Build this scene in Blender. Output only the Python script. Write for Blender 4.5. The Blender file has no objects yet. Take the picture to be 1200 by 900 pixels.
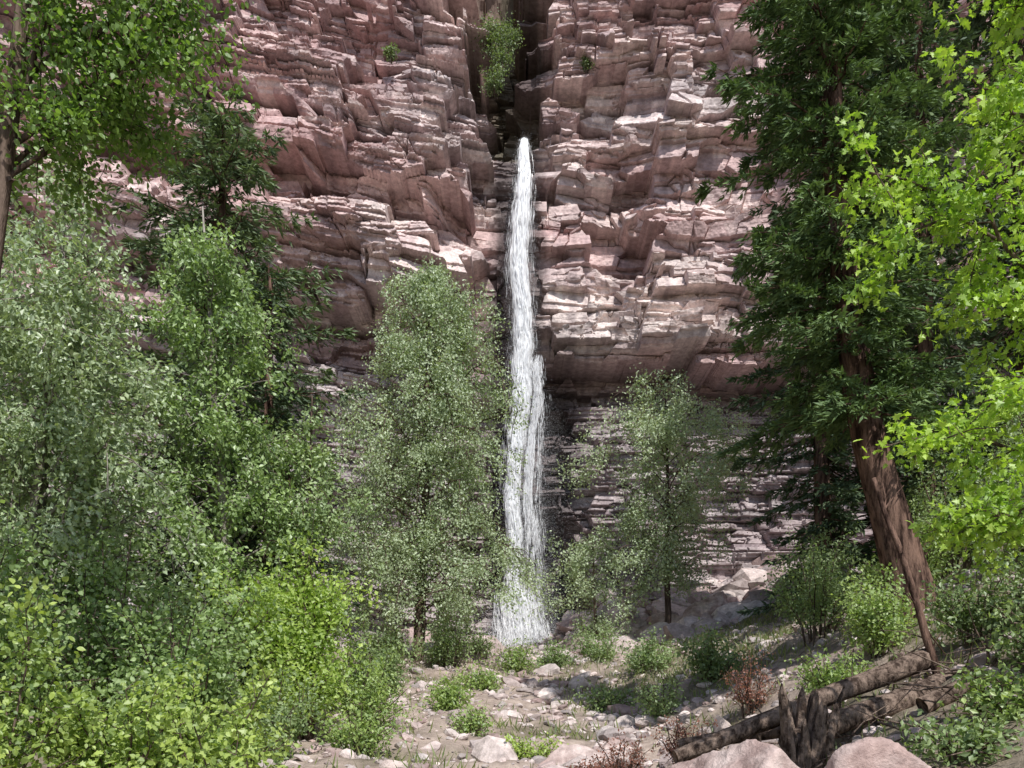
import bpy, math, numpy as np
from mathutils import Vector
rng = np.random.default_rng(7)
scene = bpy.context.scene
scene.view_settings.view_transform = 'Standard'
scene.view_settings.look = 'None'
scene.view_settings.exposure = 0

# ------------------------------------------------------------------ noise
TAB = np.random.default_rng(1).random(65536)
def hsh(ix, iy, s=0):
    ix = ix.astype(np.int64); iy = iy.astype(np.int64)
    h = (ix*73856093) ^ (iy*19349663) ^ (s*83492791)
    h = (h ^ (h >> 13))*1274126177
    return TAB[(h ^ (h >> 16)) & 65535]
def vn(x, y, s=0):
    x = np.asarray(x, float); y = np.asarray(y, float)
    ix = np.floor(x); iy = np.floor(y); fx = x-ix; fy = y-iy
    fx = fx*fx*(3-2*fx); fy = fy*fy*(3-2*fy)
    a = hsh(ix, iy, s); b = hsh(ix+1, iy, s); c = hsh(ix, iy+1, s); d = hsh(ix+1, iy+1, s)
    return (a*(1-fx)+b*fx)*(1-fy)+(c*(1-fx)+d*fx)*fy
def fbm(x, y, s=0, o=4):
    r = 0; a = .5; t = 0
    for i in range(o):
        r = r+a*(vn(x*2**i, y*2**i, s+i*17)*2-1); t += a; a *= .5
    return r/t
def sst(a, b, x):
    t = np.clip((x-a)/(b-a), 0, 1); return t*t*(3-2*t)

# ------------------------------------------------------------------ mesh helpers
def add_mesh(name, V, Fs, mats, col=None, parent=None, smooth=False, midx=None, origin=None):
    V = np.asarray(V, np.float32)
    if not isinstance(Fs, list): Fs = [Fs]
    if not isinstance(mats, list): mats = [mats]
    if origin is not None: V = V-np.asarray(origin, np.float32)
    me = bpy.data.meshes.new(name)
    me.vertices.add(len(V)); me.vertices.foreach_set('co', V.ravel())
    tot = sum(f.size for f in Fs); npoly = sum(len(f) for f in Fs)
    me.loops.add(tot); me.polygons.add(npoly)
    me.loops.foreach_set('vertex_index', np.concatenate([f.ravel() for f in Fs]).astype(np.int32))
    lens = np.concatenate([np.full(len(f), f.shape[1]) for f in Fs])
    st = np.concatenate([[0], np.cumsum(lens)[:-1]]).astype(np.int32)
    me.polygons.foreach_set('loop_start', st)
    if smooth: me.polygons.foreach_set('use_smooth', np.ones(npoly, bool))
    else: me.polygons.foreach_set('use_smooth', np.zeros(npoly, bool))
    if col is not None:
        at = me.color_attributes.new('Col', 'FLOAT_COLOR', 'POINT')
        c = np.ones((len(V), 4), np.float32); c[:, :3] = col
        at.data.foreach_set('color', c.ravel())
    for m in mats: me.materials.append(m)
    me.update(calc_edges=True)
    ob = bpy.data.objects.new(name, me)
    scene.collection.objects.link(ob)
    if origin is not None and parent is None: ob.location = origin
    if parent is not None: ob.parent = parent
    return ob
def empty(name, loc):
    e = bpy.data.objects.new(name, None); e.empty_display_size = .5
    e.location = loc; scene.collection.objects.link(e); return e

class Tubes:
    def __init__(s): s.V = []; s.F = []; s.n = 0; s.caps = []
    def add(s, P, R, k=6, rough=0, cap=True):
        P = np.asarray(P, float); n = len(P); R = np.broadcast_to(np.asarray(R, float), (n,))
        T = np.gradient(P, axis=0); T /= np.linalg.norm(T, axis=1)[:, None]+1e-9
        ref = np.array([1., .13, .07]) if abs(T[0][2]) > .7 else np.array([.05, .1, 1.])
        A = np.cross(T, ref); A /= np.linalg.norm(A, axis=1)[:, None]+1e-9
        B = np.cross(T, A)
        th = np.arange(k)*2*math.pi/k
        rr = R[:, None]*np.ones(k)
        if rough: rr = rr*(1+rough*(rng.random((n, k))-.5))*(1+rough*.6*(rng.random(k)-.5))
        V = P[:, None]+rr[..., None]*(np.cos(th)[None, :, None]*A[:, None]+np.sin(th)[None, :, None]*B[:, None])
        i = np.arange(n-1)[:, None]*k; j = np.arange(k)[None]; j2 = (j+1) % k
        F = np.stack([i+j, i+j2, i+k+j2, i+k+j], -1).reshape(-1, 4)+s.n
        base = s.n
        s.V.append(V.reshape(-1, 3)); s.F.append(F); s.n += n*k
        if cap:
            for e, c in ((0, P[0]), (n-1, P[-1])):
                s.V.append(c[None]); q = s.n; s.n += 1
                s.caps += [[base+e*k+a, base+e*k+(a+1) % k, q] for a in range(k)]
    def build(s, name, mat, parent=None, origin=None, smooth=True):
        Fs = [np.concatenate(s.F)]
        if s.caps: Fs.append(np.array(s.caps))
        return add_mesh(name, np.concatenate(s.V), Fs, mat, parent=parent, origin=origin, smooth=smooth)

DIAM = np.array([[0, 0, 0], [.5, .3, .07], [1, 0, 0], [.5, -.3, .07]])
OVAL = np.array([[0, 0, 0], [.25, .28, .05], [.6, .3, .05], [1, 0, -.05], [.6, -.3, .05], [.25, -.28, .05]])
_h = [(.14, .1), (.08, .36), (.36, .24), (.5, .46), (.62, .2), (.82, .2)]
LOBED = np.array([[0, 0, 0]]+[[a, b, .05] for a, b in _h]+[[1.05, 0, -.06]]+[[a, -b, .05] for a, b in _h[::-1]])
NEED = np.array([[0, 0, 0], [.4, .13, 0], [1, 0, 0], [.4, -.13, 0]])
def unit(v): return v/(np.linalg.norm(v, axis=-1, keepdims=True)+1e-9)
def leaves(pos, axis, nrm, size, tmpl):
    A = unit(axis); B = unit(np.cross(nrm, A)); C = np.cross(A, B)
    s = size[:, None, None]
    V = pos[:, None]+s*(tmpl[None, :, 0:1]*A[:, None]+tmpl[None, :, 1:2]*B[:, None]+tmpl[None, :, 2:3]*C[:, None])
    k = len(tmpl)
    return V.reshape(-1, 3), np.arange(len(pos)*k).reshape(-1, k)

# ------------------------------------------------------------------ materials
def newmat(name):
    m = bpy.data.materials.new(name); m.use_nodes = True
    nt = m.node_tree; nt.nodes.clear(); return m, nt, nt.nodes, nt.links
def leafmat(name, rough=.45, trans=.35, gloss=.06):
    m, nt, N, L = newmat(name)
    o = N.new('ShaderNodeOutputMaterial'); p = N.new('ShaderNodeBsdfDiffuse'); t = N.new('ShaderNodeBsdfTranslucent')
    a = N.new('ShaderNodeAttribute'); a.attribute_name = 'Col'
    mx = N.new('ShaderNodeMixShader'); mx.inputs[0].default_value = trans
    g = N.new('ShaderNodeMix'); g.data_type = 'RGBA'; g.blend_type = 'MULTIPLY'; g.inputs[0].default_value = 1
    g.inputs[7].default_value = (1.4, 1.5, .7, 1)
    L.new(a.outputs['Color'], p.inputs['Color']); L.new(a.outputs['Color'], g.inputs[6]); L.new(g.outputs[2], t.inputs['Color'])
    L.new(p.outputs[0], mx.inputs[1]); L.new(t.outputs[0], mx.inputs[2])
    gl = N.new('ShaderNodeBsdfGlossy'); gl.inputs['Roughness'].default_value = rough; gl.inputs['Color'].default_value = (1, 1, 1, 1)
    m2 = N.new('ShaderNodeMixShader'); m2.inputs[0].default_value = gloss
    L.new(mx.outputs[0], m2.inputs[1]); L.new(gl.outputs[0], m2.inputs[2]); L.new(m2.outputs[0], o.inputs[0])
    return m
def barkmat(name, c1, c2, scale=6, stretch=.15):
    m, nt, N, L = newmat(name)
    o = N.new('ShaderNodeOutputMaterial'); p = N.new('ShaderNodeBsdfDiffuse')
    tc = N.new('ShaderNodeTexCoord'); mp = N.new('ShaderNodeMapping'); mp.inputs['Scale'].default_value = (1, 1, stretch)
    n = N.new('ShaderNodeTexNoise'); n.inputs['Scale'].default_value = scale; n.inputs['Detail'].default_value = 5; n.inputs['Roughness'].default_value = .7
    r = N.new('ShaderNodeValToRGB'); r.color_ramp.elements[0].position = .4; r.color_ramp.elements[1].position = .6
    r.color_ramp.elements[0].color = (*c1, 1); r.color_ramp.elements[1].color = (*c2, 1)
    b = N.new('ShaderNodeBump'); b.inputs['Strength'].default_value = 1; b.inputs['Distance'].default_value = .08
    L.new(tc.outputs['Object'], mp.inputs[0]); L.new(mp.outputs[0], n.inputs['Vector']); L.new(n.outputs[0], r.inputs[0])
    L.new(r.outputs[0], p.inputs['Color']); L.new(n.outputs[0], b.inputs['Height']); L.new(b.outputs[0], p.inputs['Normal'])
    L.new(p.outputs[0], o.inputs[0]); return m
def rockmat(name, scale=1.0, attr=True, c1=None, c2=None, bump=.5, dist=.12):
    m, nt, N, L = newmat(name)
    o = N.new('ShaderNodeOutputMaterial'); p = N.new('ShaderNodeBsdfDiffuse')
    tc = N.new('ShaderNodeTexCoord')
    n = N.new('ShaderNodeTexNoise'); n.inputs['Scale'].default_value = 2.2*scale; n.inputs['Detail'].default_value = 6; n.inputs['Roughness'].default_value = .72
    L.new(tc.outputs['Object'], n.inputs['Vector'])
    r = N.new('ShaderNodeValToRGB'); r.color_ramp.elements[0].position = .33; r.color_ramp.elements[1].position = .66
    r.color_ramp.elements[0].color = (.64, .62, .62, 1); r.color_ramp.elements[1].color = (1.22, 1.22, 1.22, 1)
    L.new(n.outputs[0], r.inputs[0])
    mx = N.new('ShaderNodeMix'); mx.data_type = 'RGBA'; mx.blend_type = 'MULTIPLY'; mx.inputs[0].default_value = 1
    L.new(r.outputs[0], mx.inputs[7])
    if attr:
        a = N.new('ShaderNodeAttribute'); a.attribute_name = 'Col'; L.new(a.outputs['Color'], mx.inputs[6])
    else:
        n2 = N.new('ShaderNodeTexNoise'); n2.inputs['Scale'].default_value = .6*scale; n2.inputs['Detail'].default_value = 5
        L.new(tc.outputs['Object'], n2.inputs['Vector'])
        r2 = N.new('ShaderNodeValToRGB'); r2.color_ramp.elements[0].position = .38; r2.color_ramp.elements[1].position = .62
        r2.color_ramp.elements[0].color = (*c1, 1); r2.color_ramp.elements[1].color = (*c2, 1)
        L.new(n2.outputs[0], r2.inputs[0]); L.new(r2.outputs[0], mx.inputs[6])
    b = N.new('ShaderNodeBump'); b.inputs['Strength'].default_value = bump; b.inputs['Distance'].default_value = dist
    L.new(n.outputs[0], b.inputs['Height']); L.new(b.outputs[0], p.inputs['Normal'])
    L.new(mx.outputs[2], p.inputs['Color'])
    L.new(p.outputs[0], o.inputs[0]); return m

M_leaf = leafmat('leaf_glossy', .45, .32, .045)
M_leafy = leafmat('leaf_thin', .5, .42, .04)
M_need = leafmat('needles', .6, .15, .02)
M_bark = barkmat('bark_dark', (.05, .035, .028), (.17, .125, .10))
M_barkfir = barkmat('bark_fir', (.035, .022, .018), (.20, .125, .095), 7, .2)
M_barkpale = barkmat('bark_pale', (.12, .10, .085), (.34, .31, .27))
M_dead = barkmat('dead_wood', (.05, .035, .028), (.27, .20, .16), 9, .5)
M_rock = rockmat('cliff_rock', 1.4, True, None, None, .35, .06)
M_stone = rockmat('stone', 2.0)
M_boul = rockmat('boulder_rock', 3.0, False, (.42, .31, .28), (.62, .52, .48), .9, .05)
M_ground = rockmat('dirt', 1.5, True, bump=.8, dist=.1)

# ------------------------------------------------------------------ terrain
def height(x, y, noise=True):
    x = np.asarray(x, float); y = np.asarray(y, float)
    c = np.interp(y, [-100, -20, 0, 6, 14, 25, 32, 40, 50, 80], [-3, -1, 0, .1, .05, 1.0, 2.3, 3.0, 3.6, 5])
    k = np.interp(y, [-20, 0, 15, 25, 35, 50], [.3, .45, .6, .42, .25, .15])
    sp = lambda t: np.where(t > 8, t, np.log1p(np.exp(np.minimum(t, 8)*2))/2)
    r = sp(x-3.2); l = sp(-x-4.5)
    r = np.minimum(r, 25+.1*r); l = np.minimum(l, 25+.1*l)
    h = c+k*r+.5*k*l+.5*np.exp(-((x+2.2)/1.6)**2-((y-21)/6)**2)
    if noise:
        h = h+.35*fbm(x*.35, y*.35, 5, 4)+.16*fbm(x*1.7, y*1.7, 9, 3)
    return h
xs = np.concatenate([np.linspace(-300, -26, 40)[:-1], np.arange(-26, 26, .13), np.linspace(26, 300, 40)])
ys = np.concatenate([np.linspace(-300, 3, 40)[:-1], np.arange(3, 50, .13), np.linspace(50, 90, 12)])
X, Y = np.meshgrid(xs, ys); H = height(X, Y)
nx, ny = len(xs), len(ys)
def gridF(nx, ny):
    i = np.arange(ny-1)[:, None]*nx+np.arange(nx-1)[None]
    return np.stack([i, i+1, i+nx+1, i+nx], -1).reshape(-1, 4)
def vegd(x, y): return fbm(x*.5, y*.5, 31, 4)+.35*sst(3, 10, np.abs(x+1))
g2 = fbm(X*2.5, Y*2.5, 37, 3)[..., None]
col = np.array([.37, .30, .255])*(1+.35*g2)
veg = sst(.0, .45, vegd(X, Y))[..., None]
col = col*(1-veg*.55)+np.array([.10, .095, .05])*veg*.55
add_mesh('ground', np.stack([X, Y, H], -1).reshape(-1, 3), gridF(nx, ny), M_ground, col.reshape(-1, 3), smooth=True)

# ------------------------------------------------------------------ cliff
def brick(X, Z, sx, sz, s, jit=.05):
    zr = Z/sz+jit*fbm(X*.15/sx, Z*.3/sz, s+3, 2)+.6*(vn(Z*0+3.3, Z/sz*.35, s+5))
    r = np.floor(zr); fz = zr-r
    ku = (.5+1.0*hsh(r, r*0+1, s+1))
    u = X/sx*ku+hsh(r, r*0, s)*13
    c0 = np.floor(u)
    u = u+.6*(hsh(r, c0, s+21)-.5)*(fz-.5)
    c = np.floor(u)
    fx = u-c
    off = hsh(r, c, s+11); t1 = hsh(r, c, s+12)-.5; t2 = hsh(r, c, s+13)-.42
    e = np.minimum(np.minimum(fx, 1-fx)*sx/ku, np.minimum(fz, 1-fz)*sz)
    return off, t1*(fx-.5)*2, t2*(fz-.5)*2, e, hsh(r, r*0+5, s+14), (.5-fx)*sx/ku, (.5-fz)*sz
def voro(X, Z, sx, sz, s):
    px = X/sx; pz = Z/sz
    ix = np.floor(px); iz = np.floor(pz)
    z0 = np.zeros(X.shape)
    F1 = z0+9.; F2 = z0+9.; off = z0; tx = z0; tz = z0; cx_ = z0; cz_ = z0
    for a in (-1, 0, 1):
        for b in (-1, 0, 1):
            cx = ix+a; cz = iz+b
            dx = px-(cx+.15+.7*hsh(cx, cz, s)); dz = pz-(cz+.15+.7*hsh(cx, cz, s+1))
            sh = (hsh(cx, cz, s+6)-.5)*.8
            d = np.maximum(np.abs(dx+sh*dz), np.abs(dz+sh*.3*dx))
            o = hsh(cx, cz, s+2); t1 = (hsh(cx, cz, s+3)-.5)*2*dx; t2 = (hsh(cx, cz, s+4)-.40)*2*dz
            m = d < F1
            F2 = np.where(m, F1, np.minimum(F2, d)); F1 = np.where(m, d, F1)
            off = np.where(m, o, off); tx = np.where(m, t1, tx); tz = np.where(m, t2, tz)
            cx_ = np.where(m, -dx*sx, cx_); cz_ = np.where(m, -dz*sz, cz_)
    return off, tx, tz, F2-F1, cx_, cz_
WZ = [-2, 3, 6.5, 11.5, 14.5, 18, 21.3, 26.3, 31, 33.9, 35]
WX = [.5, .5, .25, .15, .25, .55, .62, .50, .66, .74, .74]
def zzf(X, Z): return Z+.17*np.minimum(X+2, 0)+.3*fbm(X*.06, Z*.06, 51, 3)
def macro(X, Z):
    zz = zzf(X, Z)
    y = 48.0+.07*(Z-3)
    y = y-3.6*sst(-1.6, -5.0, X)*sst(18, 22, Z)-1.2*sst(-2.2, -3, X)
    y = y-1.5*sst(-7.5, -8.2, X+.3*(Z-30))*sst(22, 28, zz)
    y = y+3.0*sst(32.5, 34.2, zz+.25*X)*sst(-5.5, -9, X)
    y = y+1.8*sst(36.5, 37.5, zz)*sst(-2, -3, X)
    y = y-1.0*sst(1.4, 2.6, X)*sst(20, 22, Z)
    y = y-1.7*sst(8.2, 8.8, X)*sst(24, 24.5, Z)+1.9*sst(5.0, 5.5, X)*sst(8.2, 7.8, X)*sst(33, 32.5, Z)*sst(26, 26.6, Z)
    y = y+1.8*sst(3.0, 3.3, X)*sst(6.6, 6.2, X)*sst(38.5, 38.2, zz)*sst(34.5, 34.8, zz)
    y = y+2.0*fbm(X*.16, Z*.10, 90, 3)
    zr = Z+.35*fbm(X*.3, Z*0, 55, 3)
    y = y+2.9*sst(21.2, 20.8, zr)*sst(15.0, 19.8, zr)*sst(.5, 2, X)
    y = y-1.2*sst(20.8, 21.2, zr)*sst(24.5, 22.6, zr)*sst(.8, 2.2, X)
    zl = zz+.35*fbm(X*.3, Z*0, 56, 3)
    y = y+2.6*sst(22.4, 22.1, zl)*sst(17.5, 21, zl)*sst(-2, -3.5, X)
    y = y+3.0*sst(28.6, 28.3, zl)*sst(25.0, 28, zl)*sst(-3, -4, X)
    y = y+1.8*sst(31.6, 31.3, zl)*sst(29.5, 31, zl)*sst(-5, -8, X)
    xc = np.interp(Z, WZ, WX)
    y = y+1.9*np.exp(-((X-xc-1.2)/2.4)**2)*sst(20, 17, Z)
    gl = sst(-2.3, -1.5, X+.12*(Z-34))*sst(1.6, 1.2, X)
    y = y+gl*(sst(33.6, 34.6, Z)*1.8+np.minimum(np.maximum(Z-34.5, 0)*.45, 3))
    y = y+gl*.9*sst(26, 30, Z)*sst(34.5, 33, Z)
    y = y-sst(13, 4, Z)*(2.6*sst(3, 8, X)+1.2*sst(-4, -8, X))-1.5*sst(5, 2, Z)
    y = y-.9*sst(7.6, 7.2, Z)*sst(6, 9, X)-.8*sst(10.2, 10.0, Z)*sst(3, 5, X)
    y = y-np.maximum(np.abs(X)-15, 0)**1.6*.10
    return y, gl, xc, zr
def cliffY(X, Z):
    zz = zzf(X, Z)
    wx0 = X+.15*fbm(X*.3, Z*.3, 53, 3)
    zj = zz+.04*fbm(X*1.2, Z*1.2, 52, 3)
    o1, tx1, tz1, e1, r1, _, _ = brick(wx0, zj, 5.2, 2.5, 110)
    o2, tx2, tz2, e2, cx2, cz2 = voro(wx0, zj, 2.2, 1.2, 120)
    o3, tx3, tz3, e3, cx3, cz3 = voro(X, zj, .85, .45, 130)
    ob, tb1, tb2, eb, rb, cbx, cbz = brick(wx0, zj, 2.3, .78, 140)
    om, tm1, tm2, em, rm, _, _ = brick(X+.1*Z, zj, 1.1, .36, 150)
    oc, tc1, tc2, ec, rc, _, _ = brick(X, zj, .9, .19, 160)
    frac = fbm(X*.13+20, zz*.16, 70, 2)+.35*(hsh(np.floor(X/3), np.floor(zz/2), 71)-.5) > .12
    cX = np.where(frac, cx2, cbx); cZ = np.where(frac, cz2, cbz)
    yb, gl, xc, zr = macro(X+cX, Z+cZ)
    ys, _, xcs, zrs = macro(X, Z)
    y = .93*yb+.07*ys
    thin = .08+.92*sst(.05, .3, fbm(X*.12+9, zz*.25, 60, 2)+.8*sst(21.5, 19.5, Z))
    mas = 1-.45*thin
    plain = sst(.35, .65, hsh(np.floor((X+cX)*1.01), np.floor((zz+cZ)*1.7), 75))
    d = 1.2*(o1-.5)+.3*tx1+.4*tz1+.6*(r1-.5)
    d = d+np.where(frac, .9*(o2-.5)+.75*tx2+.8*tz2, .80*(ob-.5)+.35*tb1+.42*tb2)*mas
    d = d+mas*plain*np.where(frac, .30*(o3-.5)+.30*tx3+.30*tz3, .28*(om-.5)+.16*tm1+.18*tm2+.18*(rm-.5))
    d = d+.6*(rb-.5)+thin*(.24*(oc-.5)+.38*(rc-.5))
    d = d+.22*sst(.07, 0, e1)+np.where(frac, .12*sst(.04, 0, e2), .14*sst(.05, 0, eb))
    d = d+.05*fbm(X*2, Z*2, 64, 3)+.035*fbm(X*6, Z*6, 67, 2)
    xd = np.abs(X-xcs-.1); amp = 1-.55*sst(2.4, 1.0, xd)
    y = y+d*amp
    y = np.where((xd < 1.8), np.maximum(y, 47.15-.5*sst(1.2, 1.8, xd)+.3*(o3-.5)), y)
    y = y+2.0*sst(1.0, .55, np.sqrt(((X-11.0)/1.0)**2+((Z-5.5)/.75)**2))
    pink = np.array([.61, .485, .465]); red = np.array([.44, .28, .27]); grey = np.array([.48, .435, .435]); tan = np.array([.76, .67, .62]); dark = np.array([.22, .17, .18])
    def mix(a, b, t): return a*(1-t[..., None])+b*t[..., None]
    c = mix(pink*np.ones(X.shape+(3,)), tan, sst(.4, .9, ob)*.55)
    c = mix(c, grey, sst(.45, .9, rb)*.65)
    up = sst(-.2, .4, fbm(X*.1+3, zz*.14, 62, 3)+.4*sst(26, 34, Z)-.10)
    c = mix(c, red, up*.75)
    c = mix(c, red*.95, sst(.6, .95, o2)*.45); c = mix(c, tan, sst(.6, .95, om)*.4); c = mix(c, grey*.8, sst(.6, .9, o1)*.45)
    c = mix(c, red, sst(.75, .85, r1)*.5)
    c = mix(c, grey*.72, sst(21.5, 20, zr)*.7)
    c = mix(c, dark, sst(.6, .95, rc)*.6*thin)
    c = mix(c, tan, sst(21, 22, zr)*sst(25.5, 24.5, zr)*sst(0, 2, X)*.6)
    c = c*(.84+.26*om[..., None])*(1+.28*fbm(X*.8, Z*.8, 63, 4)[..., None])
    c = mix(c, dark, sst(.1, .45, fbm(X*1.1, Z*.12, 64, 3))*.4)
    wet = sst(3.6, 1.8, np.abs(X-xcs-.9)+.9*fbm(X*.5, Z*.25, 65, 3))*sst(24, 19, Z)
    wet = np.maximum(wet, sst(1.9, 1.0, np.abs(X-xcs+.3)+.5*fbm(X, Z*.3, 66, 3)))
    c = mix(c, np.array([.075, .062, .062]), wet*.85)
    c = mix(c, np.array([.13, .12, .07]), gl*sst(34, 36, Z)*.5)
    return y, np.clip(c, .02, .80)
xs = np.concatenate([np.linspace(-75, -23, 90)[:-1], np.arange(-23, 20, .045), np.linspace(20, 75, 90)])
zs = np.concatenate([np.arange(-3, 1.6, .4), np.arange(1.6, 44.5, .045), np.linspace(44.6, 58, 30)])
X, Z = np.meshgrid(xs, zs)
Yc, C = cliffY(X, Z)
rows = [(50, 60), (58, 90), (62, 300)]
Xa = [X]; Ya = [Yc]; Za = [Z]; Ca = [C]
for zt, yt in rows:
    Xa.append(X[-1:]); Ya.append(np.full((1, len(xs)), float(yt))); Za.append(np.full((1, len(xs)), zt+8.)); Ca.append(C[-1:]*.6)
X = np.concatenate(Xa); Yc = np.concatenate(Ya); Z = np.concatenate(Za); C = np.concatenate(Ca)
add_mesh('rock_cliff', np.stack([X, Yc, Z], -1).reshape(-1, 3), gridF(X.shape[1], X.shape[0]), M_rock, C.reshape(-1, 3))

# ------------------------------------------------------------------ rocks
def ico(sub):
    import bmesh
    bm = bmesh.new(); bmesh.ops.create_icosphere(bm, subdivisions=sub, radius=1)
    V = np.array([v.co[:] for v in bm.verts]); F = np.array([[v.index for v in f.verts] for f in bm.faces]); bm.free(); return unit(V), F
I2 = ico(2); I5 = ico(6)
def rockshape(ic, r, npl=12, noise=0):
    V, F = ic
    n = unit(r.normal(size=(npl, 3))); d = r.uniform(.5, 1.0, npl)
    dt = V@n.T; k = np.where(dt > .05, d[None]/np.maximum(dt, .05), 9).min(1); k = np.minimum(k, 1.2)
    P = V*k[:, None]
    if noise:
        P = P*(1+noise*fbm(V[:, 0]*2.5+V[:, 2]*1.7, V[:, 1]*2.5+5-V[:, 2], int(r.integers(999)), 5))[:, None]
    return P, F
def scree(name, pts, sizes, cols, ic=I2, flat=.6):
    Vs = []; Fs = []; Cs = []; n = 0
    for p, s, c in zip(pts, sizes, cols):
        P, F = rockshape(ic, rng, 7)
        a = rng.uniform(0, 6.28); ca, sa = math.cos(a), math.sin(a)
        P = P*np.array([1, rng.uniform(.5, 1), rng.uniform(.6, 1.2)*flat])*s
        t = rng.uniform(-.5, .5); P = P@np.array([[1, 0, t], [0, 1, 0], [-t, 0, 1]])
        P = P@np.array([[ca, sa, 0], [-sa, ca, 0], [0, 0, 1]])+p
        Vs.append(P); Fs.append(F+n); Cs.append(np.tile(c, (len(P), 1))); n += len(P)
    return add_mesh(name, np.concatenate(Vs), np.concatenate(Fs), M_stone, np.concatenate(Cs))
def rcol(n, k=1.0):
    a = np.array([.66, .57, .53]); b = np.array([.46, .41, .395]); c = np.array([.40, .29, .27])
    w = rng.dirichlet([.6, .6, .5], n); return (w@np.stack([a, b, c]))*rng.uniform(.6, 1.2, (n, 1))*k
n = 2300
px = rng.uniform(-7, 17, n); py = rng.uniform(33, 47, n); keep = rng.random(n) < .4+.6*(px > 0)
px, py = px[keep], py[keep]; s = rng.gamma(1.4, .24, len(px))+.08; s = np.minimum(s, 1.3)
s = np.where((np.abs(px-.6) < 2.2), np.minimum(s, .3), s)
scree('talus_rocks', np.stack([px, py, height(px, py)+s*.1+np.maximum(py-38, 0)*.28*sst(1, 5, px)], -1), s, rcol(len(px)))
n = 420
py = rng.uniform(11, 38, n); px = np.interp(py, [11, 16, 25, 38], [1.2, 1.9, 1.5, .8])+rng.normal(0, 1.1, n)
s = rng.gamma(1.3, .10, n)+.05
scree('streambed_stones', np.stack([px, py, height(px, py)+s*.05], -1), s, rcol(n, 1.0))
n = 3600
py = rng.uniform(9, 36, n); px = rng.uniform(-6, 9, n); s = rng.gamma(1.2, .045, n)+.02
scree('loose_stones', np.stack([px, py, height(px, py)+s*.1], -1), s, rcol(n, 1.0))
def boulder(name, loc, sc, seed, rz=0):
    r = np.random.default_rng(seed); P, F = rockshape(I5, r, 16, .09)
    P = P*np.array(sc); c, s_ = math.cos(rz), math.sin(rz); P = P@np.array([[c, s_, 0], [-s_, c, 0], [0, 0, 1]])
    ob = add_mesh(name, P, F, M_boul, smooth=True); ob.location = loc; return ob
boulder('boulder', (1.85, 6.3, .54), (.80, .6, .80), 3)
boulder('boulder', (2.80, 6.1, .46), (.74, .6, .70), 11, .5)
boulder('boulder', (.95, 13.6, .1), (.6, .5, .4), 5, .3)
boulder('boulder', (1.9, 14.8, .2), (.7, .5, .4), 8, 1.0)
boulder('boulder', (9.4, 37, 4.6), (1.5, 1.2, 1.0), 21, .4)
boulder('boulder', (7.6, 39, 4.4), (1.1, 1.0, .8), 29, 2)

# ------------------------------------------------------------------ waterfall
m, nt, N, L = newmat('white_water')
o = N.new('ShaderNodeOutputMaterial'); p = N.new('ShaderNodeBsdfDiffuse'); t = N.new('ShaderNodeBsdfTranslucent'); mx = N.new('ShaderNodeMixShader')
p.inputs['Color'].default_value = (.97, .98, .99, 1); t.inputs['Color'].default_value = (.97, .98, .99, 1); mx.inputs[0].default_value = .35
L.new(p.outputs[0], mx.inputs[1]); L.new(t.outputs[0], mx.inputs[2])
g = N.new('ShaderNodeBsdfGlossy'); g.inputs['Roughness'].default_value = .3; m2 = N.new('ShaderNodeMixShader'); m2.inputs[0].default_value = .08
L.new(mx.outputs[0], m2.inputs[1]); L.new(g.outputs[0], m2.inputs[2]); L.new(m2.outputs[0], o.inputs[0]); M_water = m
WW = [1.6, 1.4, .95, .9, .9, .85, .75, .82, .60, .28, .2]
def wy(z): return np.interp(z, [-2, 3, 5, 20, 30, 33, 34.2, 35], [45.6, 45.9, 46.4, 46.6, 46.8, 47.2, 48.3, 49.6])
wf = empty('waterfall', (0.6, 46.5, 3))
def strands(n, zlo, zhi, lmin, lmax, wmin, wmax, core, ysp=.25, shift=0, gap=.5):
    z0 = zlo+(zhi-zlo)*rng.random(n); ln = rng.uniform(lmin, lmax, n)
    a = rng.normal(0, core, n)+shift
    keep = (rng.random(n) < np.clip(.55+gap*2.2*fbm(a*4+11, z0*.28, 300, 4), .03, 1)) & (np.abs(a-shift) < 2.4*core)
    z0 = z0[keep]; ln = ln[keep]; a = a[keep]; n = len(a); k = 4
    s = np.linspace(0, 1, k)
    z = np.maximum(z0[:, None]-ln[:, None]*s, 2.6)
    W = np.interp(z0, WZ, WW)[:, None]
    x = np.interp(z, WZ, WX)+a[:, None]*W+(rng.normal(0, .05, n)+.03*a)[:, None]*s*ln[:, None]+.16*fbm(z*.5, z*0+2, 301, 3)*sst(34, 30, z)
    y = wy(z)+rng.normal(0, ysp, n)[:, None]*np.interp(z, [3, 30, 34, 35], [1, .6, .2, .1])
    w = (rng.uniform(wmin, wmax, n)*np.clip(1.25-np.abs(a-shift)/core*.4, .25, 1))[:, None]*np.array([.1, 1, .8, .1])*.5
    ang = rng.uniform(-.9, .9, n)[:, None]
    dx = np.cos(ang)*w; dy = np.sin(ang)*w
    Va = np.stack([x-dx, y-dy, z], -1); Vb = np.stack([x+dx, y+dy, z], -1)
    V = np.stack([Va, Vb], 2).reshape(-1, 3)
    b = (np.arange(n)*k*2)[:, None]+np.arange(k-1)[None]*2
    F = np.stack([b, b+1, b+3, b+2], -1).reshape(-1, 4)
    return V, F
parts = [strands(7000, 12, 35.2, .15, 1.0, .015, .045, .48, gap=.7),
         strands(30000, 18, 35.2, .15, 1.1, .03, .09, .28, gap=.2),
         strands(20000, 4, 19, .12, .9, .02, .07, .24, shift=-.10, gap=.35),
         strands(9000, 6, 20.5, .10, .6, .01, .028, .45, .4, shift=.95, gap=.9),
         strands(10000, 2.8, 7, .12, .7, .03, .08, .6, .5, shift=.1)]
Vs = []; Fs = []; n0 = 0
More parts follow.
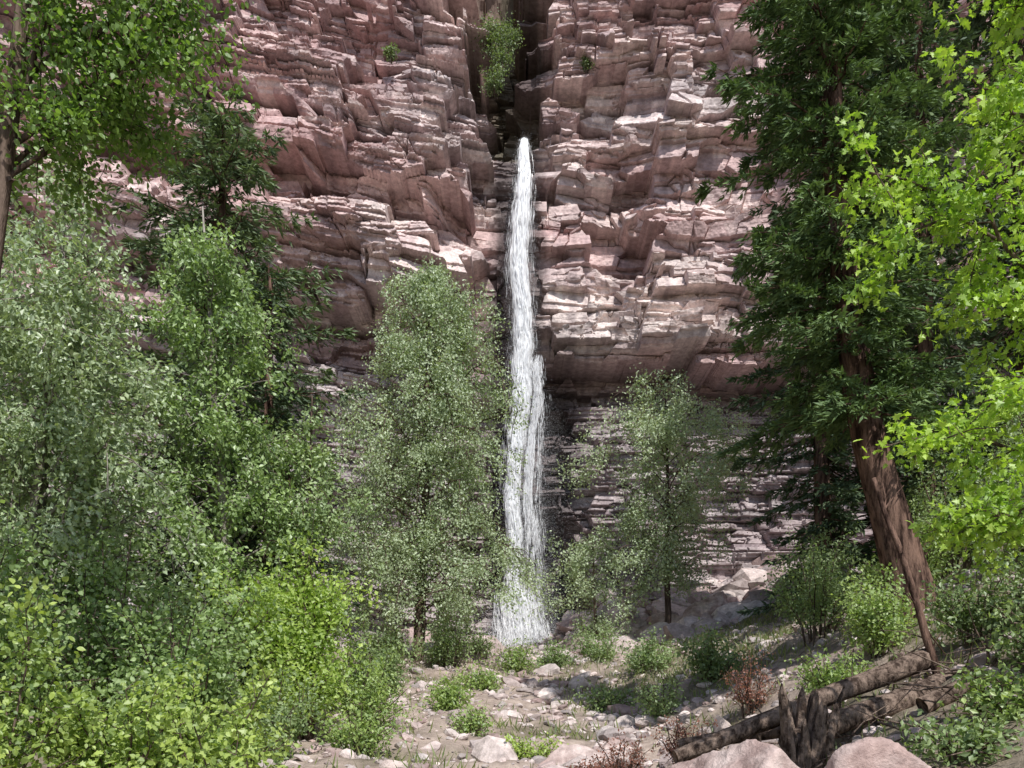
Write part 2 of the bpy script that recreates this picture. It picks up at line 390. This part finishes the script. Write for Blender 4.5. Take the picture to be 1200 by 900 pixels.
for V, F in parts: Vs.append(V); Fs.append(F+n0); n0 += len(V)
add_mesh('falling_streams', np.concatenate(Vs), np.concatenate(Fs), M_water, parent=wf, origin=(0.6, 46.5, 3))
n = 200000
z = 3+31*rng.beta(1.0, 1.4, n)
x = np.interp(z, WZ, WX)+np.interp(z, WZ, WW)*rng.normal(0, .55, n)+np.where(z < 20, rng.exponential(.9, n)*sst(20, 15, z), 0)
y = wy(z)+rng.normal(0, .4, n)
V, F = leaves(np.stack([x, y, z], -1), rng.normal(size=(n, 3))*[.4, .4, 1.5], rng.normal(size=(n, 3)), rng.uniform(.008, .026, n), DIAM)
n1 = 45000
x = .6+rng.normal(0, 1.4, n1); z = 2.9+np.abs(rng.normal(0, 1.5, n1)); y = 45.4+rng.normal(0, .8, n1)
V2, F2 = leaves(np.stack([x, y, z], -1), rng.normal(size=(n1, 3)), rng.normal(size=(n1, 3)), rng.uniform(.012, .045, n1), DIAM)
add_mesh('spray', np.concatenate([V, V2]), np.concatenate([F, F2+len(V)]), M_water, parent=wf, origin=(0.6, 46.5, 3))

# ------------------------------------------------------------------ trees
def mixcol(seg_r, leaf_r, lo, hi):
    t = np.clip(.6*seg_r+.4*leaf_r, 0, 1)[:, None]
    return np.array(lo)*(1-t)+np.array(hi)*t
def foliage(name, segA, segB, n, lsize, lo, hi, tmpl, mat, sigma, hang, parent, origin, up=.6, adroop=.5):
    segA = np.array(segA); segB = np.array(segB)
    w = np.linalg.norm(segB-segA, axis=1)**.8*rng.uniform(.05, 1.8, len(segA))**1.5; w /= w.sum()
    i = rng.choice(len(segA), n, p=w); s = rng.random(n)**.8
    pos = segA[i]+(segB-segA)[i]*s[:, None]+rng.normal(0, sigma, (n, 3))
    pos[:, 2] -= np.abs(rng.normal(0, 1, n))*hang
    ax = rng.normal(size=(n, 3))+unit((segB-segA)[i])*.5; ax[:, 2] -= adroop
    nr = rng.normal(size=(n, 3)); nr[:, 2] += up*1.8; nr[:, 1] -= .6
    V, F = leaves(pos, ax, nr, lsize*rng.uniform(.6, 1.25, n), tmpl)
    c = np.minimum(1.1*mixcol(rng.random(len(segA))[i], rng.random(n), lo, hi), .6)
    return add_mesh(name, V, F, mat, np.repeat(c, len(tmpl), 0), parent=parent, origin=origin)
def shp(kind, u):
    if kind == 'oval': return np.sin(np.pi*np.clip(u, 0, 1)**.75)**.7+.12
    if kind == 'cone': return (1-u)**.9+.08
    if kind == 'drop': return (.55+.45*min(1, u*4))*(1-u)**.6+.06
    if kind == 'top': return .3+.8*np.sin(np.pi*min(u*.85+.05, 1)**1.3)
    return 1.0
def broad(name, base, top, R, clear, nl, nleaf, lsize, lo, hi, tr=.2, kind='oval', sigma=.22, hang=.0, rise=.5, droop=.3, mat=None, bark=None, tmpl=DIAM, stems=1, nsec=6):
    base = np.array(base, float); top = np.array(top, float); e = empty(name, base)
    T = Tubes(); A = []; B = []
    mat = mat or M_leaf; bark = bark or M_bark
    Ht = top[2]-base[2]
    for st in range(stems):
        off = np.array([rng.normal(0, 1), rng.normal(0, 1), 0])*(R*.35 if stems > 1 else 0)
        tp = top+off*1.2*(st > 0)-np.array([0, 0, rng.uniform(.08, .25)*Ht*(st > 0)])
        b0 = base+off*.12
        k = 12; s = np.linspace(0, 1, k)
        P = b0+(tp-b0)*s[:, None]; w = np.cumsum(rng.normal(0, .018*Ht/k*2, (k, 3)), 0); w[:, 2] = 0; w[0] = 0; P = P+w
        P[0, 2] -= .4
        T.add(P, tr*(1-s)**.8/(stems**.4)+.015, 8, .15)
        m = nl//stems
        for i in range(m):
            t = clear+(1-clear)*(i+rng.random())/m
            u = (t-clear)/(1-clear); ts = t*.93
            q = np.array([np.interp(ts, s, P[:, j]) for j in range(3)])
            az = i*2.4+rng.uniform(-.5, .5); Ln = R*shp(kind, u)*rng.uniform(.5, 1.2)/(1.0 if stems == 1 else 1.35)
            ri = rise*rng.uniform(.5, 1.4)+.6*u
            ss = np.linspace(0, 1, 6)[:, None]
            dh = np.array([math.cos(az), math.sin(az), 0])
            Q = q+dh*Ln*ss+np.array([0, 0, 1])*(ri*Ln*ss-droop*Ln*ss**2)+np.cumsum(rng.normal(0, .03*Ln, (6, 3)), 0)*ss
            r0 = max(tr*.35*(1-u*.7), .015)
            T.add(Q, r0*(1-ss[:, 0]*.85), 5, cap=False)
            for j in range(nsec):
                s0 = rng.uniform(.2, 1); q0 = np.array([np.interp(s0, ss[:, 0], Q[:, a]) for a in range(3)])
                d = unit(dh*.6+rng.normal(0, .7, 3)+np.array([0, 0, .15-droop*.5])); l2 = (.22+.3*rng.random())*Ln+.25
                m1 = q0+d*l2*.5; m2 = q0+d*l2+np.array([0, 0, -droop*l2*.6])
                T.add([q0, m1, m2], [r0*.4, r0*.25, .006], 4, cap=False)
                A += [q0, m1]; B += [m1, m2]
                for _ in range(2):
                    q1 = m1+(m2-m1)*rng.random(); d2 = unit(d*.5+rng.normal(0, .6, 3)); q2 = q1+d2*l2*.5+np.array([0, 0, -droop*l2*.3])
                    A.append(q1); B.append(q2); T.add([q1, q2], [.012, .005], 3, cap=False)
    T.build('trunk_and_branches', bark, e, base)
    foliage('leaves', A, B, nleaf, lsize, lo, hi, tmpl, mat, sigma, hang, e, base)
    return e
def conifer(name, base, top, R, clear, nb, lo, hi, tr=.3, dens=1.0, nl=.2, bark=None, kind=.75, dr=.35, bow=0):
    base = np.array(base, float); top = np.array(top, float); e = empty(name, base); T = Tubes()
    k = 16; s = np.linspace(0, 1, k); P = base+(top-base)*s[:, None]; w = np.cumsum(rng.normal(0, .03, (k, 3)), 0); w[:, 2] = 0; w[0] = 0; P = P+w; P[0, 2] -= .5
    P[:, 0] += bow*np.sin(np.pi*s**.8)
    T.add(P, tr*(1-s)**.75+.02+tr*.25*np.exp(-s*25), 14, .12)
    pos = []; axs = []; cr = []
    for i in range(nb):
        u = (i+rng.random())/nb; u = u**1.15; t = clear+(1-clear)*u
        q = np.array([np.interp(t, s, P[:, j]) for j in range(3)])
        az = rng.uniform(0, 2*math.pi); L_ = (R*(1-u)**kind*rng.uniform(.5, 1.2)+.25)*(1 if rng.random() > .25 else .45)
        if u < .12: L_ *= rng.uniform(.5, 1)
        ss = np.linspace(0, 1, 7); dh = np.array([math.cos(az), math.sin(az), 0])
        upk = .35*u
        drp = dr*rng.uniform(.5, 1.5)
        Q = q+dh*L_*ss[:, None]+np.array([0, 0, 1])*(L_*(upk*ss-drp*ss*1.0+.25*drp*ss**3))[:, None]
        Q[:, :2] += rng.normal(0, .02*L_, (7, 2))
        T.add(Q, np.linspace(max(.012, L_*.014), .006, 7), 4, cap=False)
        nt_ = max(4, int(L_*9)); s0 = rng.uniform(.03, 1, nt_)**.85; side = np.where(rng.random(nt_) < .5, -1, 1)
        q0 = np.stack([np.interp(s0, ss, Q[:, a]) for a in range(3)], -1)
        pv = np.array([-dh[1], dh[0], 0]); d = unit(dh*.75+side[:, None]*pv*rng.uniform(.4, 1.0, (nt_, 1))+np.array([0, 0, -.3])+rng.normal(0, .10, (nt_, 3)))
        tl = (.16+.38*L_*(1.05-s0)*rng.uniform(.5, 1, nt_))*np.where(s0 > .9, .8, 1); tl = np.minimum(tl, 1.0)
        m_ = max(3, int(9*dens)); f = (np.arange(m_)+.5)/m_
        pp = q0[:, None]+d[:, None]*(tl[:, None]*f)[..., None]
        pp[..., 2] -= (tl[:, None]*f**2)*.3
        pp = pp+rng.normal(0, .025, pp.shape)
        pos.append(pp.reshape(-1, 3)); axs.append(np.repeat(d, m_, 0)); cr.append(np.full(nt_*m_, rng.random()*.6)+np.tile(f, nt_)*.4*(1))
    pos = np.concatenate(pos); axs = np.concatenate(axs); cr = np.concatenate(cr); n = len(pos)
    if dens > 1: pos = np.concatenate([pos, pos+rng.normal(0, .03, pos.shape)]); axs = np.concatenate([axs, axs]); cr = np.concatenate([cr, cr]); n *= 2
    ax = axs+rng.normal(0, .38, (n, 3)); nr = rng.normal(0, .6, (n, 3))+np.array([0, -.3, 1])
    V, F = leaves(pos, ax, nr, nl*rng.uniform(.6, 1.3, n), NEED*np.array([1, 1.1, 1]))
    c = mixcol(cr, rng.random(n), lo, hi)
    T.build('trunk_and_branches', bark or M_barkfir, e, base)
    add_mesh('needles', V, F, M_need, np.repeat(c, 4, 0), parent=e, origin=base)
def H1(x, y): return float(height(x, y))
def shrub(name, x, y, h, r, n, ls, lo, hi, stems=14, mat=None, tmpl=DIAM, sigma=.08, z=None, sp=.1):
    b = np.array([x, y, H1(x, y) if z is None else z]); e = empty(name, b); T = Tubes(); A = []; B = []
    for i in range(stems):
        az = rng.uniform(0, 6.28); rr = r*math.sqrt(rng.random()); hh = h*rng.uniform(.4, 1.12)*(1-.45*(rr/r)**2)
        s = np.linspace(0, 1, 6)[:, None]
        st = b+np.array([math.cos(az), math.sin(az), 0])*rr*sp*3
        Q = st+np.array([math.cos(az)*rr, math.sin(az)*rr, 0])*s**1.3*(1-sp*2)+np.array([0, 0, hh])*s**.85+np.cumsum(rng.normal(0, .03*h, (6, 3)), 0)*s
        Q[0, 2] -= .2
        T.add(Q, .006+.012*h*.6*(1-s[:, 0]), 4, cap=False)
        for j in range(2, 6):
            A.append(Q[j-1]); B.append(Q[j])
            for _ in range(2):
                d = unit(rng.normal(0, 1, 3)+np.array([0, 0, .4])); l = h*rng.uniform(.08, .24)
                A.append(Q[j]); B.append(Q[j]+d*l); T.add([Q[j], Q[j]+d*l], [.006, .003], 3, cap=False)
    T.build('stems', M_bark, e, b)
    foliage('leaves', A, B, n, ls, lo, hi, tmpl, mat or M_leafy, sigma, .02, e, b)

SIL_LO, SIL_HI = (.21, .27, .15), (.45, .52, .34)
GR_LO, GR_HI = (.11, .18, .055), (.34, .45, .18)
YG_LO, YG_HI = (.18, .28, .05), (.44, .54, .13)
DK_LO, DK_HI = (.032, .06, .034), (.14, .195, .095)
broad('river_birch_tree', (-3.75, 32, 2.3), (-3.5, 32.3, 19.3), 4.3, .12, 72, 78000, .125, SIL_LO, SIL_HI, tr=.22, kind='drop', sigma=.18, hang=.3, rise=.9, droop=.75, nsec=6)
broad('river_birch_tree', (6.9, 36, 3.6), (6.9, 36, 15.0), 3.3, .25, 34, 32000, .13, SIL_LO, SIL_HI, tr=.15, kind='top', sigma=.19, hang=.3, rise=.7, droop=.7)
broad('willow_tree', (3.9, 37, 3.1), (3.6, 37, 8.6), 1.8, .1, 18, 8000, .13, SIL_LO, SIL_HI, tr=.07, sigma=.2, hang=.2, rise=.8, droop=.7)
# left group
broad('cottonwood_tree', (-8.5, 14, 1.2), (-7.9, 14.3, 10.9), 2.5, .06, 62, 42000, .11, (.16, .22, .12), (.42, .50, .29), tr=.14, kind='oval', sigma=.16, hang=.1, rise=.7, droop=.35, stems=3, bark=M_barkpale)
broad('cottonwood_tree', (-6.2, 18, 1.5), (-6.75, 18, 12.2), 2.2, .06, 44, 24000, .12, GR_LO, GR_HI, tr=.12, kind='drop', sigma=.13, hang=.1, rise=.9, droop=.4, bark=M_barkpale)
broad('cottonwood_tree', (-4.9, 19.5, 1.0), (-4.9, 19.5, 8.6), 1.4, .06, 28, 10500, .12, (.14, .21, .09), (.36, .45, .20), tr=.09, kind='oval', sigma=.14, hang=.1, rise=.9, droop=.4, stems=2)
shrub('maple_shrub', -4.5, 17, 4.8, 1.0, 9500, .12, YG_LO, YG_HI, 24, sigma=.15)
conifer('fir_tree', (-9.1, 24, H1(-9.1, 24)), (-8.6, 24, 18.6), 4.4, .1, 300, (.04, .07, .04), (.22, .29, .14), tr=.3, kind=.4, nl=.24, dr=.22)
conifer('fir_tree', (-6.4, 21, H1(-6.4, 21)), (-6.5, 21, 12.5), 2.0, .05, 150, (.02, .04, .02), (.09, .13, .06), tr=.2, kind=.5)
conifer('fir_tree', (-13.0, 20, H1(-13, 20)), (-13, 20, 18), 3.0, .08, 110, DK_LO, DK_HI, tr=.25, kind=.6)
# right conifers
conifer('spruce_tree', (10.8, 28, H1(10.8, 28)), (10.7, 28, 34), 2.8, .03, 340, DK_LO, DK_HI, tr=.28, kind=.4, nl=.27)
conifer('spruce_tree', (13.6, 29, H1(13.6, 29)), (13.4, 29, 38), 3.0, .03, 340, DK_LO, DK_HI, tr=.3, kind=.4, nl=.27)
conifer('spruce_tree', (15.3, 24, H1(15.3, 24)), (14.9, 24, 33), 3.2, .03, 300, DK_LO, DK_HI, tr=.3, kind=.4, nl=.27)
conifer('spruce_tree', (11.4, 22, H1(11.4, 22)), (11.2, 22, 24), 2.3, .1, 220, DK_LO, DK_HI, tr=.22, kind=.6, nl=.24)
conifer('douglas_fir_tree', (7.75, 15.2, H1(7.75, 15.2)), (6.3, 15.6, 18.5), 2.3, .24, 290, (.045, .085, .035), (.18, .265, .095), tr=.34, kind=.35, nl=.16, dens=1.3, bow=-.75)

def bough_tree(name, trunk, tr, boughs, nleaf, ls, lo, hi, tmpl, mat, sigma, twl=.7, bark=None, ntw=9):
    base = np.array(trunk[0], float); e = empty(name, base); T = Tubes(); A = []; B = []
    tp = np.array(trunk, float); k = np.linspace(0, len(tp)-1, 14)
    P = np.stack([np.interp(k, np.arange(len(tp)), tp[:, j]) for j in range(3)], -1); T.add(P, np.linspace(tr, tr*.4, 14), 10, .15)
    for b in boughs:
        b = np.array(b, float); kk = np.linspace(0, len(b)-1, 9)
        Q = np.stack([np.interp(kk, np.arange(len(b)), b[:, j]) for j in range(3)], -1); Q[1:] += rng.normal(0, .05, (8, 3))
        T.add(Q, np.linspace(tr*.25, .008, 9), 6)
        for i in range(ntw):
            s0 = 1+7*rng.random()**.8; q = np.array([np.interp(s0, np.arange(9), Q[:, j]) for j in range(3)])
            d = unit((Q[-1]-Q[0])*.35/np.linalg.norm(Q[-1]-Q[0])+rng.normal(0, .6, 3)*np.array([1, 1, .7])); l = twl*rng.uniform(.5, 1.2)
            m1 = q+d*l*.5; m2 = q+d*l+np.array([0, 0, -.12*l]); T.add([q, m1, m2], [.009, .006, .003], 4, cap=False)
            A += [q, m1]; B += [m1, m2]
            for _ in range(3):
                q1 = q+(m2-q)*rng.uniform(.3, 1); q2 = q1+unit(d*.6+rng.normal(0, .6, 3))*l*.45; A.append(q1); B.append(q2); T.add([q1, q2], [.004, .002], 3, cap=False)
    T.build('trunk_and_branches', bark or M_bark, e, base)
    foliage('leaves', A, B, nleaf, ls, lo, hi, tmpl, mat, sigma, .03, e, base)
tx = 5.9
bough_tree('box_elder_tree', [(tx, 7.8, H1(tx, 7.8)-.3), (5.9, 7.8, 4), (5.7, 7.8, 7), (5.5, 7.7, 10)], .11, [
    [(5.8, 7.8, 4.2), (5.0, 7.5, 5.3), (4.2, 7.4, 6.0), (3.25, 7.3, 6.2)],
    [(5.7, 7.8, 4.8), (5.0, 7.7, 5.6), (4.3, 7.6, 6.0), (3.4, 7.5, 5.7)],
    [(5.8, 7.8, 4.0), (5.2, 7.8, 5.0), (4.7, 7.8, 5.3), (4.2, 7.7, 5.2)],
    [(5.8, 7.8, 3.4), (5.2, 7.4, 4.1), (4.7, 7.2, 4.3), (4.2, 7.1, 4.1)],
    [(5.8, 7.8, 3.0), (5.0, 7.6, 3.7), (4.4, 7.5, 3.9), (3.8, 7.4, 3.8)],
    [(5.8, 7.8, 2.8), (5.2, 7.4, 3.3), (4.8, 7.3, 3.3), (4.4, 7.2, 3.1)],
    [(5.6, 7.8, 5.6), (5.0, 7.6, 6.6), (4.5, 7.4, 7.0), (4.2, 7.3, 7.1)],
    [(5.5, 7.8, 6.5), (5.2, 7.7, 7.5), (4.9, 7.6, 8.0), (4.6, 7.4, 8.1)]],
    8500, .075, (.16, .29, .03), (.42, .56, .08), LOBED, M_leafy, .06, .6, ntw=14)
bough_tree('alder_tree', [(-6.6, 9, H1(-6.6, 9)-.3), (-6.1, 9, 4), (-5.6, 9, 8.0), (-5.2, 9, 11.5)], .14, [
    [(-5.8, 9, 6.8), (-5.2, 9, 7.8), (-4.6, 8.9, 8.2), (-3.9, 8.8, 8.3)],
    [(-5.6, 9, 7.6), (-4.9, 9.2, 8.3), (-4.1, 9.3, 8.8), (-3.3, 9.3, 9.1)],
    [(-5.4, 9, 8.4), (-4.6, 8.9, 9.0), (-3.9, 8.8, 9.3), (-3.2, 8.8, 9.5)],
    [(-5.5, 9, 8.0), (-5.1, 8.8, 8.8), (-4.7, 8.7, 9.2), (-4.3, 8.6, 9.3)],
    [(-5.8, 9, 7.2), (-5.4, 9.4, 7.9), (-4.9, 9.6, 8.3), (-4.4, 9.7, 8.2)],
    [(-5.6, 9, 7.2), (-6.0, 8.8, 8.0), (-6.2, 8.7, 8.5), (-6.4, 8.6, 8.7)],
    [(-5.4, 9, 8.8), (-5.0, 8.8, 9.8), (-4.4, 8.7, 10.3), (-3.7, 8.6, 10.4)]],
    14000, .075, (.08, .15, .03), (.22, .34, .07), OVAL, M_leafy, .12, .75, ntw=18)

# ------------------------------------------------------------------ shrubs
S = shrub
S('alder_shrub', -7.6, 10.5, 3.2, 1.5, 9000, .09, GR_LO, GR_HI, 30, sigma=.13, tmpl=OVAL)
S('alder_shrub', -5.2, 12.5, 2.9, 1.3, 8500, .09, GR_LO, GR_HI, 28, sigma=.13, tmpl=OVAL)
S('alder_shrub', -6.6, 13.6, 3.6, 1.3, 8000, .09, GR_LO, GR_HI, 26, sigma=.13, tmpl=OVAL)
S('alder_shrub', -3.8, 10.2, 1.6, .9, 4500, .08, GR_LO, YG_HI, 22, sigma=.10, tmpl=OVAL)
S('alder_shrub', -5.3, 8.0, 1.9, 1.1, 6000, .08, GR_LO, YG_HI, 26, sigma=.11, tmpl=OVAL)
S('alder_shrub', -4.4, 9.2, 1.7, .8, 4500, .08, GR_LO, YG_HI, 22, sigma=.10, tmpl=OVAL)
S('thimbleberry_shrub', -3.5, 6.0, 1.1, .85, 1900, .075, YG_LO, YG_HI, 24, tmpl=LOBED, sigma=.06)
S('thimbleberry_shrub', -2.6, 7.2, 1.0, .75, 1600, .075, GR_LO, YG_HI, 22, tmpl=LOBED, sigma=.06)
S('thimbleberry_shrub', -4.6, 5.8, 1.1, .6, 900, .08, YG_LO, YG_HI, 16, tmpl=LOBED, sigma=.06)
for (x, y, h, r, n, c) in [(-3.7, 22, 2.3, 1.0, 4500, 0), (-3.1, 17, 1.6, .7, 3200, 1), (-4.3, 14, 1.9, .9, 4500, 0), (-2.7, 14, .9, .6, 1800, 1),
        (-4.9, 31, 1.8, .9, 2400, 0), (-2.4, 31, 2.2, 1.0, 2600, 0), (-1.5, 33, 1.2, .7, 1300, 0), (.2, 30, 1.1, .7, 1400, 1), (1.7, 31, 1.1, .7, 1300, 0), (3.3, 31, 1.6, .9, 2200, 0),
        (4.6, 27, 1.2, .9, 2000, 0), (-1.5, 20, .7, .6, 1300, 1), (.3, 15, .4, .6, 900, 2), (-.9, 17, .6, .5, 1000, 1), (-1.0, 25, .9, .6, 1200, 1), (2.6, 22, .7, .6, 1100, 0),
        (3.6, 19, 1.0, .6, 1600, 0), (5.2, 21, 1.4, .8, 2400, 0), (7.2, 19, 2.5, 1.1, 5500, 0), (8.3, 17, 2.1, 1.1, 5000, 1), (6.6, 14.2, 1.5, .8, 3600, 1), (9.3, 14, 2.0, 1.2, 5000, 0), (9.8, 18, 3.0, 1.4, 6000, 0), (10.5, 15, 3, 1.4, 5000, 0), (8.2, 12, 1.4, .9, 3500, 1), (12.5, 21, 4, 2, 8000, 0), (5.3, 13.2, .9, .6, 1800, 1), (6.9, 11.8, 1.2, .7, 2600, 0), (9.4, 25, 2.6, 1.3, 4000, 0),
        (6.4, 9.6, .8, .6, 1800, 0), (5.4, 8.9, .6, .5, 1300, 1), (7.4, 10.6, 1.2, .7, 2200, 0), (4.6, 8.2, .45, .5, 1000, 0), (-6.8, 16, 2.4, 1.1, 4000, 0)]:
    lo, hi = [((.11, .17, .07), (.33, .42, .18)), ((.14, .22, .07), (.38, .48, .15)), (YG_LO, YG_HI)][c]
    S('willow_shrub', x, y, h, r, n, .08 if y < 20 else .11, lo, hi, 20, sigma=.10 if y < 20 else .15)
for (x, z, y, q) in [(-1.1, 37.8, 49.4, .8), (-.6, 39.6, 50.0, 1), (-1.3, 41.2, 50.5, 1), (-.2, 41.4, 50.8, .9), (-14.5, 41, 44.0, 1), (-15.5, 39, 43.6, 1), (-7, 37.6, 46.5, .4), (4.5, 38.6, 48.6, .4)]:
    S('ledge_shrub', x, y, 2.2*q, .8*q, int(1500*q), .15, (.07, .11, .04), (.21, .27, .11), 12, sigma=.2*q, z=z)
for (x, y, h, r) in [(1.7, 12.6, .75, .55), (2.9, 13.5, 1.0, .55), (1.1, 11.5, .45, .4), (4.6, 15.5, 1.1, .5)]:
    S('dead_bush', x, y, h, r, 1300, .05, (.16, .06, .045), (.38, .17, .12), 22, sigma=.05)

# ------------------------------------------------------------------ grass
n = 42000
px = rng.uniform(-9, 11, n); py = rng.uniform(8, 42, n)
keep = rng.random(n) < sst(-.05, .55, vegd(px, py))*.9+.03
px, py = px[keep], py[keep]; n = len(px)
ax = rng.normal(0, .5, (n, 3)); ax[:, 2] = 1
V, F = leaves(np.stack([px, py, height(px, py)-.02], -1), ax, rng.normal(size=(n, 3)), rng.uniform(.10, .38, n)*np.clip(py/14, .5, 1), NEED*np.array([1, .4, 1]))
t = rng.random(n)[:, None]; c = np.array([.10, .16, .04])*(1-t)+np.array([.32, .34, .14])*t
add_mesh('grass', V, F, M_leafy, np.repeat(c, 4, 0))

# ------------------------------------------------------------------ logs
def log(name, P, R, mat=None, stubs=4, k=12):
    P = np.array(P, float); kk = np.linspace(0, len(P)-1, 14)
    Q = np.stack([np.interp(kk, np.arange(len(P)), P[:, j]) for j in range(3)], -1); Q[1:-1] += np.cumsum(rng.normal(0, .006, (12, 3)), 0)
    T = Tubes(); T.add(Q, np.interp(kk, [0, len(P)-1], R), k, .14)
    for i in range(stubs):
        q = Q[rng.integers(2, 12)]; d = unit(rng.normal(size=3)+np.array([0, -.3, .6])); l = rng.uniform(.2, .6)
        T.add([q, q+d*l*.5, q+d*l+rng.normal(0, .04, 3)], [.03*R[0]/.1, .018*R[0]/.1, .006], 5)
    return T.build(name, mat or M_dead)
log('fallen_log', [(2.15, 10.6, .62), (3.6, 10.9, 1.15), (5.9, 11.4, 1.95)], [.10, .16])
log('fallen_log', [(3.4, 10.0, .85), (4.4, 10.5, 1.15), (6.3, 11.2, 1.65)], [.12, .18])
log('fallen_log', [(2.4, 11.6, .7), (3.6, 11.4, .9), (5.2, 11.0, 1.1)], [.09, .13])
log('fallen_log', [(5.2, 10.2, 1.3), (6.3, 10.3, 1.75), (7.6, 10.6, 1.9)], [.12, .15])
log('leaning_dead_trunk', [(5.95, 11.2, 1.6), (5.65, 11.4, 3.0), (5.3, 11.8, 4.6)], [.06, .03], M_barkfir, stubs=6, k=8)
e = empty('broken_stump', (3.6, 10.2, .3)); T = Tubes()
for i in range(22):
    a = rng.uniform(0, 6.28); r = .17*math.sqrt(rng.random()); b = np.array([3.62+math.cos(a)*r, 10.1+math.sin(a)*r, .3])
    h = rng.uniform(.6, 1.3); ln = np.array([math.cos(a)*.10+rng.normal(0, .04), math.sin(a)*.1, 0])
    T.add([b, b+[0, 0, h*.6]+ln*.5, b+[0, 0, h*.9]+ln*.9, b+[0, 0, h]+ln], [.085, .07, .04, .004], 6, .5)
T.add([(3.9, 10.2, .35), (4.0, 10.2, .9), (4.25, 10.3, 1.55)], [.14, .10, .01], 7, .4)
T.build('splintered_wood', M_dead, e, (3.6, 10.2, .3), smooth=False)
T = Tubes()
for i in range(200):
    x = rng.uniform(2.2, 7.8); y = rng.uniform(7.5, 12.5); z = H1(x, y)+rng.uniform(0, .35)*(y > 9); d = unit(rng.normal(size=3)*[1, .7, .35 if y > 9 else .1]); l = rng.uniform(.3, 1.2)
    T.add([(x, y, z), np.array([x, y, z])+d*l*.5+rng.normal(0, .04, 3), np.array([x, y, z])+d*l], [.014, .009, .003], 4, cap=False)
T.build('fallen_branches', M_dead)

# ------------------------------------------------------------------ light, sky, camera
sv = Vector((.36, -.95, 1.28)).normalized()
w = bpy.data.worlds.new('World'); scene.world = w; w.use_nodes = True; nt = w.node_tree
sk = nt.nodes.new('ShaderNodeTexSky'); sk.sky_type = 'NISHITA'; sk.sun_disc = False
sk.sun_elevation = math.asin(sv.z); sk.sun_rotation = math.atan2(sv.x, sv.y) % (2*math.pi)
bg = nt.nodes['Background']; bg.inputs[1].default_value = .15; nt.links.new(sk.outputs[0], bg.inputs[0])
ld = bpy.data.lights.new('sun', 'SUN'); ld.energy = 5; ld.angle = math.radians(.5); ld.color = (1, .98, .94)
lo_ = bpy.data.objects.new('sun', ld); scene.collection.objects.link(lo_); lo_.rotation_euler = sv.to_track_quat('Z', 'Y').to_euler()
cd = bpy.data.cameras.new('camera'); cd.sensor_width = 36; cd.lens = 28.3; cd.shift_y = 350/1200; cd.clip_end = 1000; cd.clip_start = .05
co = bpy.data.objects.new('camera', cd); co.location = (0, 0, 1.6); co.rotation_euler = (math.radians(90), 0, 0)
scene.collection.objects.link(co); scene.camera = co
